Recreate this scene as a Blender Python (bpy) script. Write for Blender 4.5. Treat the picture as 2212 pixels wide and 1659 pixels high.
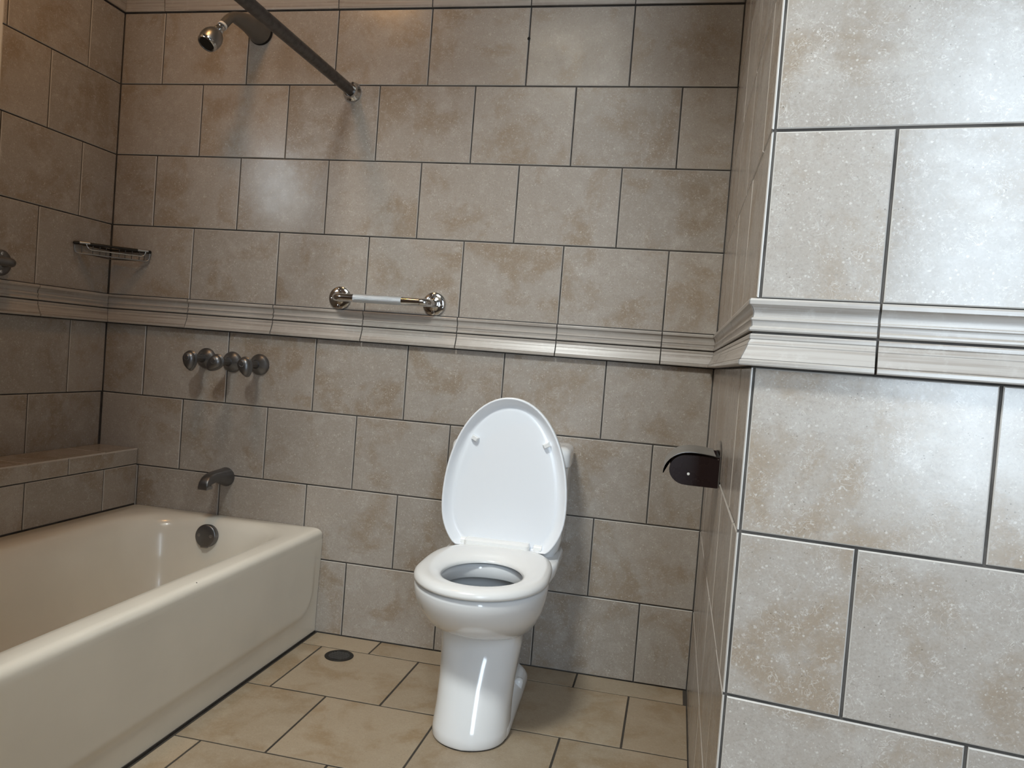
import bpy, math, random
from mathutils import Vector, Matrix

random.seed(7)
for o in list(bpy.data.objects):
    bpy.data.objects.remove(o, do_unlink=True)
scene = bpy.context.scene
COL = scene.collection

# ------------------------------------------------------------------ camera
cam_data = bpy.data.cameras.new('camera')
cam_data.sensor_width = 36.0
cam_data.sensor_fit = 'HORIZONTAL'
cam_data.lens = 1702.158 / 2212.0 * 36.0
cam_data.clip_start = 0.02
cam = bpy.data.objects.new('camera', cam_data)
COL.objects.link(cam)
cam.location = (2.0393, -2.4966, 0.9900)
cam.rotation_euler = (math.radians(88.11337), math.radians(-4.44183), math.radians(11.97611))
scene.camera = cam

# ------------------------------------------------------------------ world, lights, exposure
vs = scene.view_settings
vs.view_transform = 'Standard'
vs.look = 'None'
vs.gamma = 1.0
vs.use_curve_mapping = False
vs.exposure = 0.0

world = bpy.data.worlds.new('world')
scene.world = world
world.use_nodes = True
wn = world.node_tree.nodes
wn['Background'].inputs['Color'].default_value = (0.80, 0.90, 1.0, 1)
wn['Background'].inputs['Strength'].default_value = 1.0


def area_light(name, loc, direction, sx, sy, power, color, spread=180):
    d = bpy.data.lights.new(name, 'AREA')
    d.shape = 'RECTANGLE'
    d.size, d.size_y = sx, sy
    d.energy = power
    d.color = color
    d.spread = math.radians(spread)
    o = bpy.data.objects.new(name, d)
    COL.objects.link(o)
    o.location = loc
    o.rotation_euler = Vector(direction).to_track_quat('-Z', 'Y').to_euler()
    return o


WL = dict(y0=-1.50, y1=-0.508, z0=1.6135, z1=2.45)      # deep-set window opening in the left wall
WR = dict(x0=2.27, x1=2.83, z0=0.55, z1=2.35)           # invented tall window behind the camera, lights the foreground face
SKY = dict(x0=0.60, x1=1.65, y0=-2.70, y1=-1.57)        # unseen skylight shaft, shaped to keep light off the upper wall
LAMP = (0.62, -0.85)
LEFT_T = 0.16                                           # thickness of the left wall
CEIL = 2.70
SHAFT = 3.30                                           # top of the unseen skylight shaft
XE = 2.85                                              # near right wall
YB = -2.75                                             # wall behind the camera
area_light('daylight_left_window', (-LEFT_T + 0.065, -1.33, 1.81), (1, 0, 0), 0.34, 0.34, 3.2, (0.80, 0.92, 1.0))
area_light('fill_right_window', ((WR['x0'] + WR['x1']) / 2, YB - 0.50, (WR['z0'] + WR['z1']) / 2), (0, 1, 0),
           0.50, 1.7, 45.0, (0.71, 0.86, 1.0))  # added fill that brightens the foreground wall face
area_light('daylight_skylight', (1.18, -2.42, SHAFT - 0.03), (0, 0.15, -1), 0.48, 0.48, 83.0, (0.95, 1.0, 0.98))  # unseen source, position invented

# ------------------------------------------------------------------ materials
MATS = {}


def new_mat(name):
    m = bpy.data.materials.new(name)
    m.use_nodes = True
    nt = m.node_tree
    b = nt.nodes['Principled BSDF']
    MATS[name] = m
    return m, nt, b


def nd(nt, typ, **kw):
    n = nt.nodes.new(typ)
    for k, v in kw.items():
        setattr(n, k, v)
    return n


def setin(n, **kw):
    for k, v in kw.items():
        n.inputs[k.replace('_', ' ')].default_value = v
    return n


def mathn(nt, op, a, b=None, clamp=False):
    n = nt.nodes.new('ShaderNodeMath')
    n.operation = op
    n.use_clamp = clamp
    for i, v in enumerate((a, b)):
        if v is None:
            continue
        if isinstance(v, (int, float)):
            n.inputs[i].default_value = v
        else:
            nt.links.new(v, n.inputs[i])
    return n.outputs[0]


def mixc(nt, fac, a, b, mode='MIX'):
    n = nt.nodes.new('ShaderNodeMix')
    n.data_type = 'RGBA'
    n.blend_type = mode
    for sock, v in ((n.inputs[0], fac), (n.inputs[6], a), (n.inputs[7], b)):
        if isinstance(v, (int, float)):
            sock.default_value = v
        elif isinstance(v, tuple):
            sock.default_value = v if len(v) == 4 else v + (1,)
        else:
            nt.links.new(v, sock)
    return n.outputs[2]


def ramp(nt, fac, p0, p1):
    n = nt.nodes.new('ShaderNodeMapRange')
    n.interpolation_type = 'SMOOTHSTEP'
    nt.links.new(fac, n.inputs[0])
    n.inputs[1].default_value = p0
    n.inputs[2].default_value = p1
    return n.outputs[0]


def coords(nt):
    tc = nd(nt, 'ShaderNodeTexCoord')
    oi = nd(nt, 'ShaderNodeObjectInfo')
    sc = nd(nt, 'ShaderNodeVectorMath', operation='SCALE')
    sc.inputs[0].default_value = (37.3, 91.7, 53.1)
    nt.links.new(oi.outputs['Random'], sc.inputs['Scale'])
    ad = nd(nt, 'ShaderNodeVectorMath', operation='ADD')
    nt.links.new(tc.outputs['Object'], ad.inputs[0])
    nt.links.new(sc.outputs[0], ad.inputs[1])
    return ad.outputs[0], oi.outputs['Random']


def noise(nt, vec, scale, detail=3, rough=0.55, dist=0.0):
    n = nd(nt, 'ShaderNodeTexNoise')
    nt.links.new(vec, n.inputs['Vector'])
    setin(n, Scale=scale, Detail=detail, Roughness=rough, Distortion=dist)
    return n.outputs['Fac']


def stone_tile(name, base, brown, light, blotch=(0.46, 0.66), rough=0.23, fleck=0.75, bump=0.08):
    m, nt, b = new_mat(name)
    v, rnd = coords(nt)
    c = mixc(nt, mathn(nt, 'MULTIPLY', ramp(nt, noise(nt, v, 5.5, 4, 0.6, 0.4), *blotch), 0.85), base, brown)
    # per-tile tone
    tone = mathn(nt, 'MULTIPLY_ADD', rnd, 0.16)
    tone.node.inputs[2].default_value = 0.92
    tc = nd(nt, 'ShaderNodeCombineColor')
    for i in range(3):
        nt.links.new(tone, tc.inputs[i])
    c = mixc(nt, 1.0, c, tc.outputs[0], 'MULTIPLY')
    # cloudy pale patches
    c = mixc(nt, mathn(nt, 'MULTIPLY', ramp(nt, noise(nt, v, 14, 5, 0.65), 0.50, 0.72), 0.40), c, light)
    # fine grain, dark and pale
    dark = tuple(x * 0.60 for x in base)
    c = mixc(nt, mathn(nt, 'MULTIPLY', ramp(nt, noise(nt, v, 260, 3, 0.7), 0.47, 0.72), 0.36), c, dark)
    c = mixc(nt, mathn(nt, 'MULTIPLY', ramp(nt, noise(nt, v, 150, 4, 0.75, 0.6), 0.50, 0.70), 0.42), c, light)
    c = mixc(nt, mathn(nt, 'MULTIPLY', ramp(nt, noise(nt, v, 75, 4, 0.7, 1.2), 0.54, 0.70), 0.30), c, light)
    c = mixc(nt, mathn(nt, 'MULTIPLY', ramp(nt, noise(nt, v, 95, 4, 0.7, 0.8), 0.56, 0.72), 0.30), c, dark)
    pale = tuple(min(1, x * 1.28) for x in light)
    # worm-like fossil flecks in two sizes
    for sc_, wd, g_, op in ((44, 0.020, 22, 0.62), (85, 0.030, 40, 0.50)):
        w = noise(nt, v, sc_, 1.5, 0.5, 2.0)
        band = ramp(nt, mathn(nt, 'ABSOLUTE', mathn(nt, 'SUBTRACT', w, 0.5)), wd, wd * 0.25)
        gate = ramp(nt, noise(nt, v, g_, 2, 0.5), 0.54, 0.63)
        c = mixc(nt, mathn(nt, 'MULTIPLY', mathn(nt, 'MULTIPLY', band, gate), op * fleck), c, pale)
    # irregular pale specks
    for sc_, r0, op in ((110.0, 0.30, 0.75), (210.0, 0.34, 0.6)):
        vo = nd(nt, 'ShaderNodeTexVoronoi')
        nt.links.new(v, vo.inputs['Vector'])
        setin(vo, Scale=sc_)
        dd = mathn(nt, 'ADD', vo.outputs['Distance'], mathn(nt, 'MULTIPLY', noise(nt, v, sc_ * 2.2, 2), 0.35))
        sp = ramp(nt, dd, r0 + 0.13, r0 + 0.02)
        gate2 = ramp(nt, noise(nt, v, sc_ * 0.6, 1), 0.53, 0.62)
        c = mixc(nt, mathn(nt, 'MULTIPLY', mathn(nt, 'MULTIPLY', sp, gate2), op * fleck), c, pale)
    # dark pits
    vo2 = nd(nt, 'ShaderNodeTexVoronoi')
    nt.links.new(v, vo2.inputs['Vector'])
    setin(vo2, Scale=150.0)
    pit = mathn(nt, 'MULTIPLY', ramp(nt, vo2.outputs['Distance'], 0.20, 0.10), ramp(nt, noise(nt, v, 33, 1), 0.60, 0.66))
    c = mixc(nt, mathn(nt, 'MULTIPLY', pit, 0.55), c, tuple(x * 0.25 for x in brown))
    nt.links.new(c, b.inputs['Base Color'])
    r = mathn(nt, 'MULTIPLY_ADD', noise(nt, v, 18, 4), 0.16)
    r.node.inputs[2].default_value = rough - 0.08
    nt.links.new(r, b.inputs['Roughness'])
    bp = nd(nt, 'ShaderNodeBump')
    setin(bp, Strength=bump, Distance=0.002)
    nt.links.new(noise(nt, v, 60, 4, 0.6), bp.inputs['Height'])
    nt.links.new(bp.outputs[0], b.inputs['Normal'])
    return m


stone_tile('wall_tile', (0.355, 0.314, 0.274), (0.280, 0.216, 0.155), (0.465, 0.432, 0.396))
stone_tile('floor_tile', (0.36, 0.285, 0.20), (0.275, 0.19, 0.105), (0.43, 0.36, 0.27), rough=0.42, fleck=0.12)


def plain(name, col, rough=0.5, metal=0.0, spec=None, coat=0.0, mott=0.0, mscale=30.0, bump=0.0, bscale=200.0, col2=None):
    m, nt, b = new_mat(name)
    b.inputs['Base Color'].default_value = col + (1,)
    b.inputs['Roughness'].default_value = rough
    b.inputs['Metallic'].default_value = metal
    if spec is not None:
        b.inputs['Specular IOR Level'].default_value = spec
    b.inputs['Coat Weight'].default_value = coat
    b.inputs['Coat Roughness'].default_value = 0.06
    v, rnd = coords(nt)
    f = noise(nt, v, mscale, 4)
    if mott > 0 or col2:
        c2 = col2 or tuple(x * (1 - mott) for x in col)
        nt.links.new(mixc(nt, ramp(nt, f, 0.38, 0.68), col, c2), b.inputs['Base Color'])
    r = mathn(nt, 'MULTIPLY_ADD', f, 0.10)
    r.node.inputs[2].default_value = max(0.02, rough - 0.05)
    nt.links.new(r, b.inputs['Roughness'])
    if bump:
        bp = nd(nt, 'ShaderNodeBump')
        setin(bp, Strength=bump, Distance=0.002)
        nt.links.new(noise(nt, v, bscale, 3), bp.inputs['Height'])
        nt.links.new(bp.outputs[0], b.inputs['Normal'])
    return m


plain('tile_edge_highlight', (0.50, 0.465, 0.425), 0.35, mott=0.08)  # edge highlight painted in: chamfers coloured lighter than the tile face
plain('floor_tile_edge', (0.36, 0.285, 0.20), 0.5, mott=0.2)
plain('grout', (0.085, 0.075, 0.066), 0.9, mott=0.45, mscale=14, bump=0.3)
plain('grout_floor', (0.055, 0.045, 0.035), 0.9, mott=0.4, mscale=14, bump=0.3)
plain('plaster', (0.80, 0.775, 0.72), 0.8, mott=0.05, mscale=6, bump=0.1, bscale=80)
plain('ceiling_paint', (0.34, 0.30, 0.25), 0.8, mott=0.05, mscale=6)
plain('taupe_paint', (0.15, 0.12, 0.10), 0.6, mott=0.1, mscale=6)
plain('white_ceramic', (0.82, 0.83, 0.84), 0.10, spec=0.5, coat=0.35)
plain('seat_plastic', (0.86, 0.86, 0.85), 0.22, mott=0.02, mscale=5)
plain('lid_plastic', (0.85, 0.87, 0.905), 0.25)
plain('tub_enamel', (0.84, 0.80, 0.71), 0.22, coat=0.2, mott=0.06, mscale=3.0)
plain('chrome', (0.62, 0.63, 0.64), 0.10, metal=1.0, mott=0.15, mscale=25)
plain('dull_chrome', (0.36, 0.36, 0.36), 0.34, metal=0.95, mott=0.15, mscale=30)
plain('grey_metal', (0.20, 0.19, 0.175), 0.45, metal=0.6, mott=0.1, mscale=20)
plain('satin_steel', (0.46, 0.46, 0.45), 0.38, metal=0.9, mott=0.1, mscale=20)
plain('aged_nickel', (0.19, 0.19, 0.195), 0.36, metal=0.9, mott=0.12, mscale=30)
plain('rod_steel', (0.115, 0.105, 0.10), 0.42, metal=0.9, mott=0.3, mscale=60)
plain('knurled_steel', (0.70, 0.76, 0.82), 0.34, metal=1.0, bump=0.9, bscale=700)
plain('dark_reflection_brown', (0.018, 0.010, 0.010), 0.28, spec=0.3)  # dark reflection of the room painted into the side plates' colour
plain('black_iron', (0.02, 0.018, 0.016), 0.5, metal=0.4, mott=0.3)
plain('black_hole', (0.008, 0.007, 0.006), 0.8)
plain('white_tape', (0.82, 0.82, 0.80), 0.5)
plain('water', (0.085, 0.09, 0.095), 0.10, spec=0.25)
plain('lacquer_white', (0.82, 0.80, 0.76), 0.35)
plain('caulk_dark', (0.05, 0.042, 0.036), 0.8, mott=0.4, mscale=20)

# streaky trim tile
m, nt, b = new_mat('trim_tile')
v, rnd = coords(nt)
mp = nd(nt, 'ShaderNodeMapping')
mp.inputs['Scale'].default_value = (3.0, 150.0, 60.0)
nt.links.new(v, mp.inputs['Vector'])
st = noise(nt, mp.outputs[0], 1.0, 4, 0.6)
c = mixc(nt, mathn(nt, 'MULTIPLY', ramp(nt, st, 0.42, 0.72), 0.75), (0.41, 0.375, 0.34), (0.25, 0.21, 0.175))
c = mixc(nt, mathn(nt, 'MULTIPLY', ramp(nt, noise(nt, v, 50, 4, 0.7), 0.5, 0.72), 0.45), c, (0.47, 0.44, 0.41))
nt.links.new(c, b.inputs['Base Color'])
b.inputs['Roughness'].default_value = 0.30
bp = nd(nt, 'ShaderNodeBump')
setin(bp, Strength=0.15, Distance=0.002)
nt.links.new(st, bp.inputs['Height'])
nt.links.new(bp.outputs[0], b.inputs['Normal'])

# lamp glass and window pane
m, nt, b = new_mat('lamp_glass')
b.inputs['Base Color'].default_value = (0.9, 0.85, 0.75, 1)
b.inputs['Emission Color'].default_value = (1.0, 0.62, 0.28, 1)
b.inputs['Emission Strength'].default_value = 6.0
m, nt, b = new_mat('window_glass')
b.inputs['Base Color'].default_value = (0.95, 0.97, 1, 1)
b.inputs['Roughness'].default_value = 0.05
b.inputs['Transmission Weight'].default_value = 1.0
b.inputs['IOR'].default_value = 1.45


# ------------------------------------------------------------------ helpers
def tag(o, label=None, cat=None, group=None, kind=None):
    if label:
        o['label'] = label
    if cat:
        o['category'] = cat
    if group:
        o['group'] = group
    if kind:
        o['kind'] = kind
    return o


def link(o, parent=None):
    COL.objects.link(o)
    if parent:
        o.parent = parent
    return o


def mesh(name, verts, faces, mats, midx=None, smooth=None):
    me = bpy.data.meshes.new(name)
    me.from_pydata([tuple(v) for v in verts], [], faces)
    for mm in ([mats] if isinstance(mats, str) else mats):
        me.materials.append(MATS[mm])
    if midx:
        me.polygons.foreach_set('material_index', midx)
    if smooth is not None:
        me.polygons.foreach_set('use_smooth', [True] * len(me.polygons))
        if smooth < 180:
            me.set_sharp_from_angle(angle=math.radians(smooth))
    me.update()
    return me


def obj(name, verts, faces, mats, parent=None, smooth=None, midx=None):
    return link(bpy.data.objects.new(name, mesh(name, verts, faces, mats, midx, smooth)), parent)


def empty(name, loc=(0, 0, 0), rz=0.0):
    o = bpy.data.objects.new(name, None)
    o.empty_display_size = 0.05
    o.location = loc
    o.rotation_euler = (0, 0, rz)
    return link(o)


class MB:
    """collects geometry for ONE mesh object"""
    def __init__(s):
        s.v, s.f = [], []

    def add(s, verts, faces):
        n = len(s.v)
        s.v += [tuple(x) for x in verts]
        s.f += [tuple(i + n for i in f) for f in faces]
        return s

    def box(s, a, b):
        (x0, y0, z0), (x1, y1, z1) = a, b
        V = [(x, y, z) for z in (z0, z1) for y in (y0, y1) for x in (x0, x1)]
        return s.add(V, [(0, 2, 3, 1), (4, 5, 7, 6), (0, 1, 5, 4), (2, 6, 7, 3), (0, 4, 6, 2), (1, 3, 7, 5)])

    def loft(s, rings, cap0=True, cap1=True, closed=True):
        n = len(rings[0])
        V = [p for r in rings for p in r]
        F = []
        for i in range(len(rings) - 1):
            for j in range(n if closed else n - 1):
                k = (j + 1) % n
                F.append((i * n + j, i * n + k, (i + 1) * n + k, (i + 1) * n + j))
        if cap0:
            F.append(tuple(reversed(range(n))))
        if cap1:
            F.append(tuple(range((len(rings) - 1) * n, len(rings) * n)))
        return s.add(V, F)

    def tube(s, path, rad, n=12, caps=True):
        path = [Vector(p) for p in path]
        rads = rad if isinstance(rad, (list, tuple)) else [rad] * len(path)
        rings = []
        up = None
        for i, p in enumerate(path):
            if i == 0:
                t = path[1] - p
            elif i == len(path) - 1:
                t = p - path[i - 1]
            else:
                t = (path[i + 1] - p).normalized() + (p - path[i - 1]).normalized()
            t.normalize()
            if up is None:
                up = Vector((0, 0, 1)) if abs(t.z) < 0.9 else Vector((1, 0, 0))
            a = up - t * up.dot(t)
            a.normalize()
            up = a
            bvec = t.cross(a)
            rings.append([p + (a * math.cos(2 * math.pi * j / n) + bvec * math.sin(2 * math.pi * j / n)) * rads[i] for j in range(n)])
        return s.loft(rings, caps, caps)

    def lathe(s, prof, origin, axis, n=32):
        """prof: list of (radius, distance along axis)"""
        o = Vector(origin)
        ax = Vector(axis).normalized()
        a = Vector((0, 0, 1)) if abs(ax.z) < 0.9 else Vector((1, 0, 0))
        a = (a - ax * a.dot(ax)).normalized()
        bb = ax.cross(a)
        rings = [[o + ax * h + (a * math.cos(2 * math.pi * j / n) + bb * math.sin(2 * math.pi * j / n)) * max(r, 1e-5) for j in range(n)] for r, h in prof]
        return s.loft(rings)

    def obj(s, name, mats, parent=None, smooth=40):
        me = mesh(name, s.v, s.f, mats, None, smooth)
        bm_fix(me)
        return link(bpy.data.objects.new(name, me), parent)


def bm_fix(me):
    import bmesh
    bm = bmesh.new()
    bm.from_mesh(me)
    bmesh.ops.recalc_face_normals(bm, faces=bm.faces)
    bm.to_mesh(me)
    bm.free()


def arc_path(pts, rad, seg=8):
    """round the corners of a polyline"""
    pts = [Vector(p) for p in pts]
    out = [pts[0]]
    for i in range(1, len(pts) - 1):
        p = pts[i]
        a = (pts[i - 1] - p).normalized()
        c = (pts[i + 1] - p).normalized()
        p0, p1 = p + a * rad, p + c * rad
        for k in range(seg + 1):
            t = k / seg
            out.append(p0 * (1 - t) ** 2 + p * 2 * t * (1 - t) + p1 * t * t)
    out.append(pts[-1])
    return out


# ------------------------------------------------------------------ room dimensions (metres)
H = 0.25146            # tile course height
TW = 0.33              # tile width
RAIL = 0.1019          # chair rail height
ZR0, ZR1 = 4 * H, 4 * H + RAIL
ROWS = [(i * H, (i + 1) * H) for i in range(4)] + [(ZR1 + i * H, ZR1 + (i + 1) * H) for i in range(4)]
ZT = ROWS[-1][1]       # underside of the top trim
XR = 2.1454            # right return wall
YF = -1.2575           # outer corner of the projecting wall
AF = 0.14122           # turn of the projecting wall's face
REC = 0.0032           # how deep the joints lie
GAP = 0.0046


class Plane:
    def __init__(s, O, U, N):
        s.O, s.U, s.N = Vector(O), Vector(U).normalized(), Vector(N).normalized()
        s.V = s.N.cross(s.U)

    def pt(s, u, v, d=0.0):
        return s.O + s.U * u + s.V * v + s.N * d


P_BACK = Plane((0, 0, 0), (1, 0, 0), (0, -1, 0))                        # u = x
P_LEFT = Plane((0, 0, 0), (0, 1, 0), (1, 0, 0))                         # u = y (negative)
P_RIGHT = Plane((XR, 0, 0), (0, -1, 0), (-1, 0, 0))                     # u = -y
P_FACE = Plane((XR, YF, 0), (math.cos(AF), -math.sin(AF), 0), (-math.sin(AF), -math.cos(AF), 0))
for P_ in (P_BACK, P_LEFT, P_RIGHT, P_FACE):
    assert P_.V.z > 0.9, P_.V
P_FLOOR = Plane((0, 0, 0), (1, 0, 0), (0, 0, 1))                        # v = y

TILE_CACHE = {}


def tile_mesh(w, h, mats, ch=0.0017, rec=None):
    rec = rec or REC
    key = (round(w, 4), round(h, 4), mats)
    if key in TILE_CACHE:
        return TILE_CACHE[key]
    a, b_ = w / 2, h / 2
    V = [(-a, -b_, -rec), (a, -b_, -rec), (a, b_, -rec), (-a, b_, -rec),
         (-a, -b_, -ch * 0.8), (a, -b_, -ch * 0.8), (a, b_, -ch * 0.8), (-a, b_, -ch * 0.8),
         (-a + ch, -b_ + ch, 0), (a - ch, -b_ + ch, 0), (a - ch, b_ - ch, 0), (-a + ch, b_ - ch, 0)]
    F = [(8, 9, 10, 11)]
    mi = [0]
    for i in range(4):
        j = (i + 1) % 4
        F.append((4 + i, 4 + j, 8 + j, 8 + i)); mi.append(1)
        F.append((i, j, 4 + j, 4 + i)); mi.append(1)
    me = mesh('tile', V, F, list(mats), mi)
    TILE_CACHE[key] = me
    return me


def put_tile(plane, u0, u1, v0, v1, parent, mats=('wall_tile', 'tile_edge_highlight'), gap=GAP, name='tile', ch=0.0017, rec=None):
    w, h = u1 - u0 - gap, v1 - v0 - gap
    if w < 0.012 or h < 0.012:
        return
    o = bpy.data.objects.new(name, tile_mesh(w, h, mats, ch, rec))
    c = plane.pt((u0 + u1) / 2, (v0 + v1) / 2, random.uniform(-0.0001, 0.0004))
    M = Matrix((plane.U, plane.V, plane.N)).transposed().to_4x4()
    M.translation = c
    tilt = Matrix.Rotation(random.gauss(0, 0.0016), 4, 'X') @ Matrix.Rotation(random.gauss(0, 0.0016), 4, 'Y')
    o.matrix_world = M @ tilt
    link(o, parent)
    return o


def slab(name, plane, rects, depth0, depth1, mat, parent=None):
    """one mesh made of blocks lying behind the plane"""
    mb = MB()
    for (u0, u1, v0, v1) in rects:
        pts = [plane.pt(u, v, -d) for d in (depth0, depth1) for (u, v) in ((u0, v0), (u1, v0), (u1, v1), (u0, v1))]
        mb.add(pts, [(0, 1, 2, 3), (7, 6, 5, 4), (0, 4, 5, 1), (1, 5, 6, 2), (2, 6, 7, 3), (3, 7, 4, 0)])
    return mb.obj(name, mat, parent, smooth=None)


def course(plane, row, u_start, u_end, offset, parent, cut=None):
    """one course of running-bond tiles between u_start and u_end; joints at offset + k*TW"""
    v0, v1 = ROWS[row]
    k = math.floor((u_start - offset) / TW)
    u = offset + k * TW
    while u < u_end - 1e-6:
        a, b_ = max(u, u_start), min(u + TW, u_end)
        if b_ - a > 0.015:
            put_tile(plane, a, b_, v0, v1, parent)
        u += TW


# ------------------------------------------------------------------ structure
# back wall
wall_back = slab('wall_back', P_BACK, [(-0.15, 3.4, -0.02, ZT + 0.10)], REC, 0.12, 'grout')
tag(wall_back, 'brown stone-look tiled wall behind the toilet and tub taps', 'wall', kind='structure')
upper = slab('upper_plaster', P_BACK, [(-0.15, 3.4, ZT + 0.10, CEIL)], 0.0, 0.12, 'ceiling_paint', wall_back)
for r in range(8):
    # courses start with a whole tile or a half tile at the left corner
    off = 0.0 if r in (0, 2, 4, 6) else TW / 2
    if r == 0:
        off = 0.0
    course(P_BACK, r, 0.0, XR, off, wall_back)

# left wall with its window opening
wy0, wy1, wz0, wz1 = WL['y0'], WL['y1'], WL['z0'], WL['z1']
wall_left = slab('wall_left', P_LEFT, [(YB, 0.0, -0.02, wz0), (wy1, 0.0, wz0, ZT + 0.10), (YB, wy0, wz0, ZT + 0.10)], REC, LEFT_T, 'grout')
tag(wall_left, 'shaded grey-brown tiled wall at left beside the bathtub', 'wall', kind='structure')
slab('upper_plaster', P_LEFT, [(wy1, 0.0, ZT + 0.10, CEIL), (YB, wy0, ZT + 0.10, CEIL), (wy0, wy1, wz1, CEIL)], 0.0, LEFT_T, 'ceiling_paint', wall_left)
for r in range(8):
    off = TW / 2 + 0.0 if r in (1, 3, 5, 7) else 0.0
    off = {0: -0.005, 1: -0.17, 2: -0.005, 3: -0.172, 4: -0.003, 5: -0.163, 6: 0.012, 7: -0.160}[r]
    if ROWS[r][0] < wz0 - 0.01:
        course(P_LEFT, r, -1.60, 0.0, off, wall_left)
    else:
        course(P_LEFT, r, wy1, 0.0, off, wall_left)
        course(P_LEFT, r, -1.60, wy0, off, wall_left)
# reveal of the window, frame and panes
win = MB()
t_ = 0.012
win.box((-LEFT_T, wy1 - 0.0, wz0), (0.001, wy1 - t_, wz1))
win.box((-LEFT_T, wy0 + t_, wz0), (0.001, wy0, wz1))
win.box((-LEFT_T, wy0 + t_, wz0), (0.004, wy1 - t_, wz0 + t_))
win.box((-LEFT_T, wy0 + t_, wz1 - t_), (0.001, wy1 - t_, wz1))
window_1 = win.obj('window_1', 'lacquer_white', None, smooth=None)
tag(window_1, 'bright cream window reveal at the top of the left wall', 'window', kind='structure')
# the pane sits in a panel that closes the outer end of the deep opening
PY0, PY1, PZ0, PZ1 = -1.487, -1.12, 1.63, 2.02
fr = MB()
fr.box((-LEFT_T, wy0 + t_, wz0 + t_), (-LEFT_T + 0.03, PY0, wz1 - t_)).box((-LEFT_T, PY1, wz0 + t_), (-LEFT_T + 0.03, wy1 - t_, wz1 - t_))
fr.box((-LEFT_T, PY0, PZ1), (-LEFT_T + 0.03, PY1, wz1 - t_))
fr.obj('window_frame', 'lacquer_white', window_1, smooth=None)
MB().box((-LEFT_T + 0.010, PY0, wz0 + t_), (-LEFT_T + 0.014, PY1, PZ1)).obj('pane', 'window_glass', window_1, smooth=None)

# right return wall (recess) and the near face of the projecting wall
LR = -YF
wall_right = slab('wall_right', P_RIGHT, [(-0.003, LR - 0.004, -0.02, ZT + 0.10)], REC, 0.10, 'grout')
tag(wall_right, 'narrow grey tiled return wall seen edge-on beside the toilet', 'wall', kind='structure')
slab('upper_plaster', P_RIGHT, [(-0.003, LR - 0.004, ZT + 0.10, CEIL)], 0.0, 0.10, 'ceiling_paint', wall_right)
for r in range(8):
    off = {0: 0.04, 1: 0.06, 2: 0.185, 3: 0.08, 4: -0.03, 5: 0.14, 6: 0.14, 7: -0.01}[r]
    course(P_RIGHT, r, 0.0, LR + 0.001, off, wall_right)

LFACE = 0.71
wall_pier = slab('wall_front', P_FACE, [(0.0, LFACE, -0.02, ZT + 0.10)], REC, 0.09, 'grout')
tag(wall_pier, 'pale grey tiled wall face in the foreground at right', 'wall', kind='structure')
slab('upper_plaster', P_FACE, [(0.0, LFACE, ZT + 0.10, CEIL)], 0.0, 0.09, 'ceiling_paint', wall_pier)
for r in range(8):
    off = {0: 0.168, 1: 0.0, 2: 0.168, 3: 0.0, 4: 0.171, 5: 0.0, 6: 0.170, 7: 0.0}[r]
    course(P_FACE, r, 0.0045, LFACE, off, wall_pier)

# floor
floor = slab('floor', P_FLOOR, [(-0.15, XE + 0.15, YB - 0.15, 0.12)], 0.0014, 0.10, 'grout_floor')
tag(floor, 'warm brown stone-look tiled bathroom floor', 'floor', kind='structure')
FT = 0.3335
ys = [0.0, -0.112] + [-0.112 - 0.3355 * i for i in range(1, 11)]
for i in range(len(ys) - 1):
    v1, v0 = ys[i], max(ys[i + 1], YB)
    off = [1.136, 0.973, 1.146, 0.975][i] if i < 4 else (1.142 if i % 2 == 0 else 0.974)
    k = math.floor((0.90 - off) / FT)
    u = off + k * FT
    while u < XE:
        a, b_ = max(u, 0.90), min(u + FT, XE)
        # tiles inside the recess stop at the return wall; further forward they run on
        if (v0 + v1) / 2 > YF:
            b_ = min(b_, XR)
        if b_ - a > 0.02:
            put_tile(P_FLOOR, a, b_, v0, v1, floor, ('floor_tile', 'floor_tile_edge'), 0.0058, ch=0.0006, rec=0.0014)
        u += FT

# walls out of frame, ceiling
wall_behind = slab('wall_behind', Plane((0, YB, 0), (-1, 0, 0), (0, 1, 0)),
                   [(-WR['x0'], 0.42, -0.02, CEIL), (-XE - 0.12, -WR['x1'], -0.02, CEIL),
                    (-WR['x1'], -WR['x0'], -0.02, WR['z0']), (-WR['x1'], -WR['x0'], WR['z1'], CEIL)], 0.0, 0.60, 'taupe_paint')  # extra thickness makes a deep reveal that keeps window light off the tub
tag(wall_behind, 'plain dark painted wall behind the viewer', 'wall', kind='structure')
wall_east = slab('wall_east', Plane((XE, 0, 0), (0, -1, 0), (-1, 0, 0)), [(1.3, -YB, -0.02, CEIL)], 0.0, 0.12, 'taupe_paint')
tag(wall_east, 'plain plaster wall beyond the foreground tiles', 'wall', kind='structure')
wall_stub = MB().box((0.0, -1.66, 0.0), (0.93, -1.57, CEIL)).obj('wall_tub_end', 'taupe_paint', None, smooth=None)
tag(wall_stub, 'plain wall at the foot end of the bathtub', 'wall', kind='structure')
ceiling = slab('ceiling', Plane((0, 0, CEIL), (1, 0, 0), (0, 0, -1)),
               [(-0.45, SKY['x0'], -0.12, -YB + 0.12), (SKY['x1'], XE + 0.12, -0.12, -YB + 0.12),
                (SKY['x0'], SKY['x1'], -0.12, -SKY['y1']), (SKY['x0'], SKY['x1'], -SKY['y0'], -YB + 0.12)], 0.0, 0.12, 'ceiling_paint')
sh_ = MB()
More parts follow.
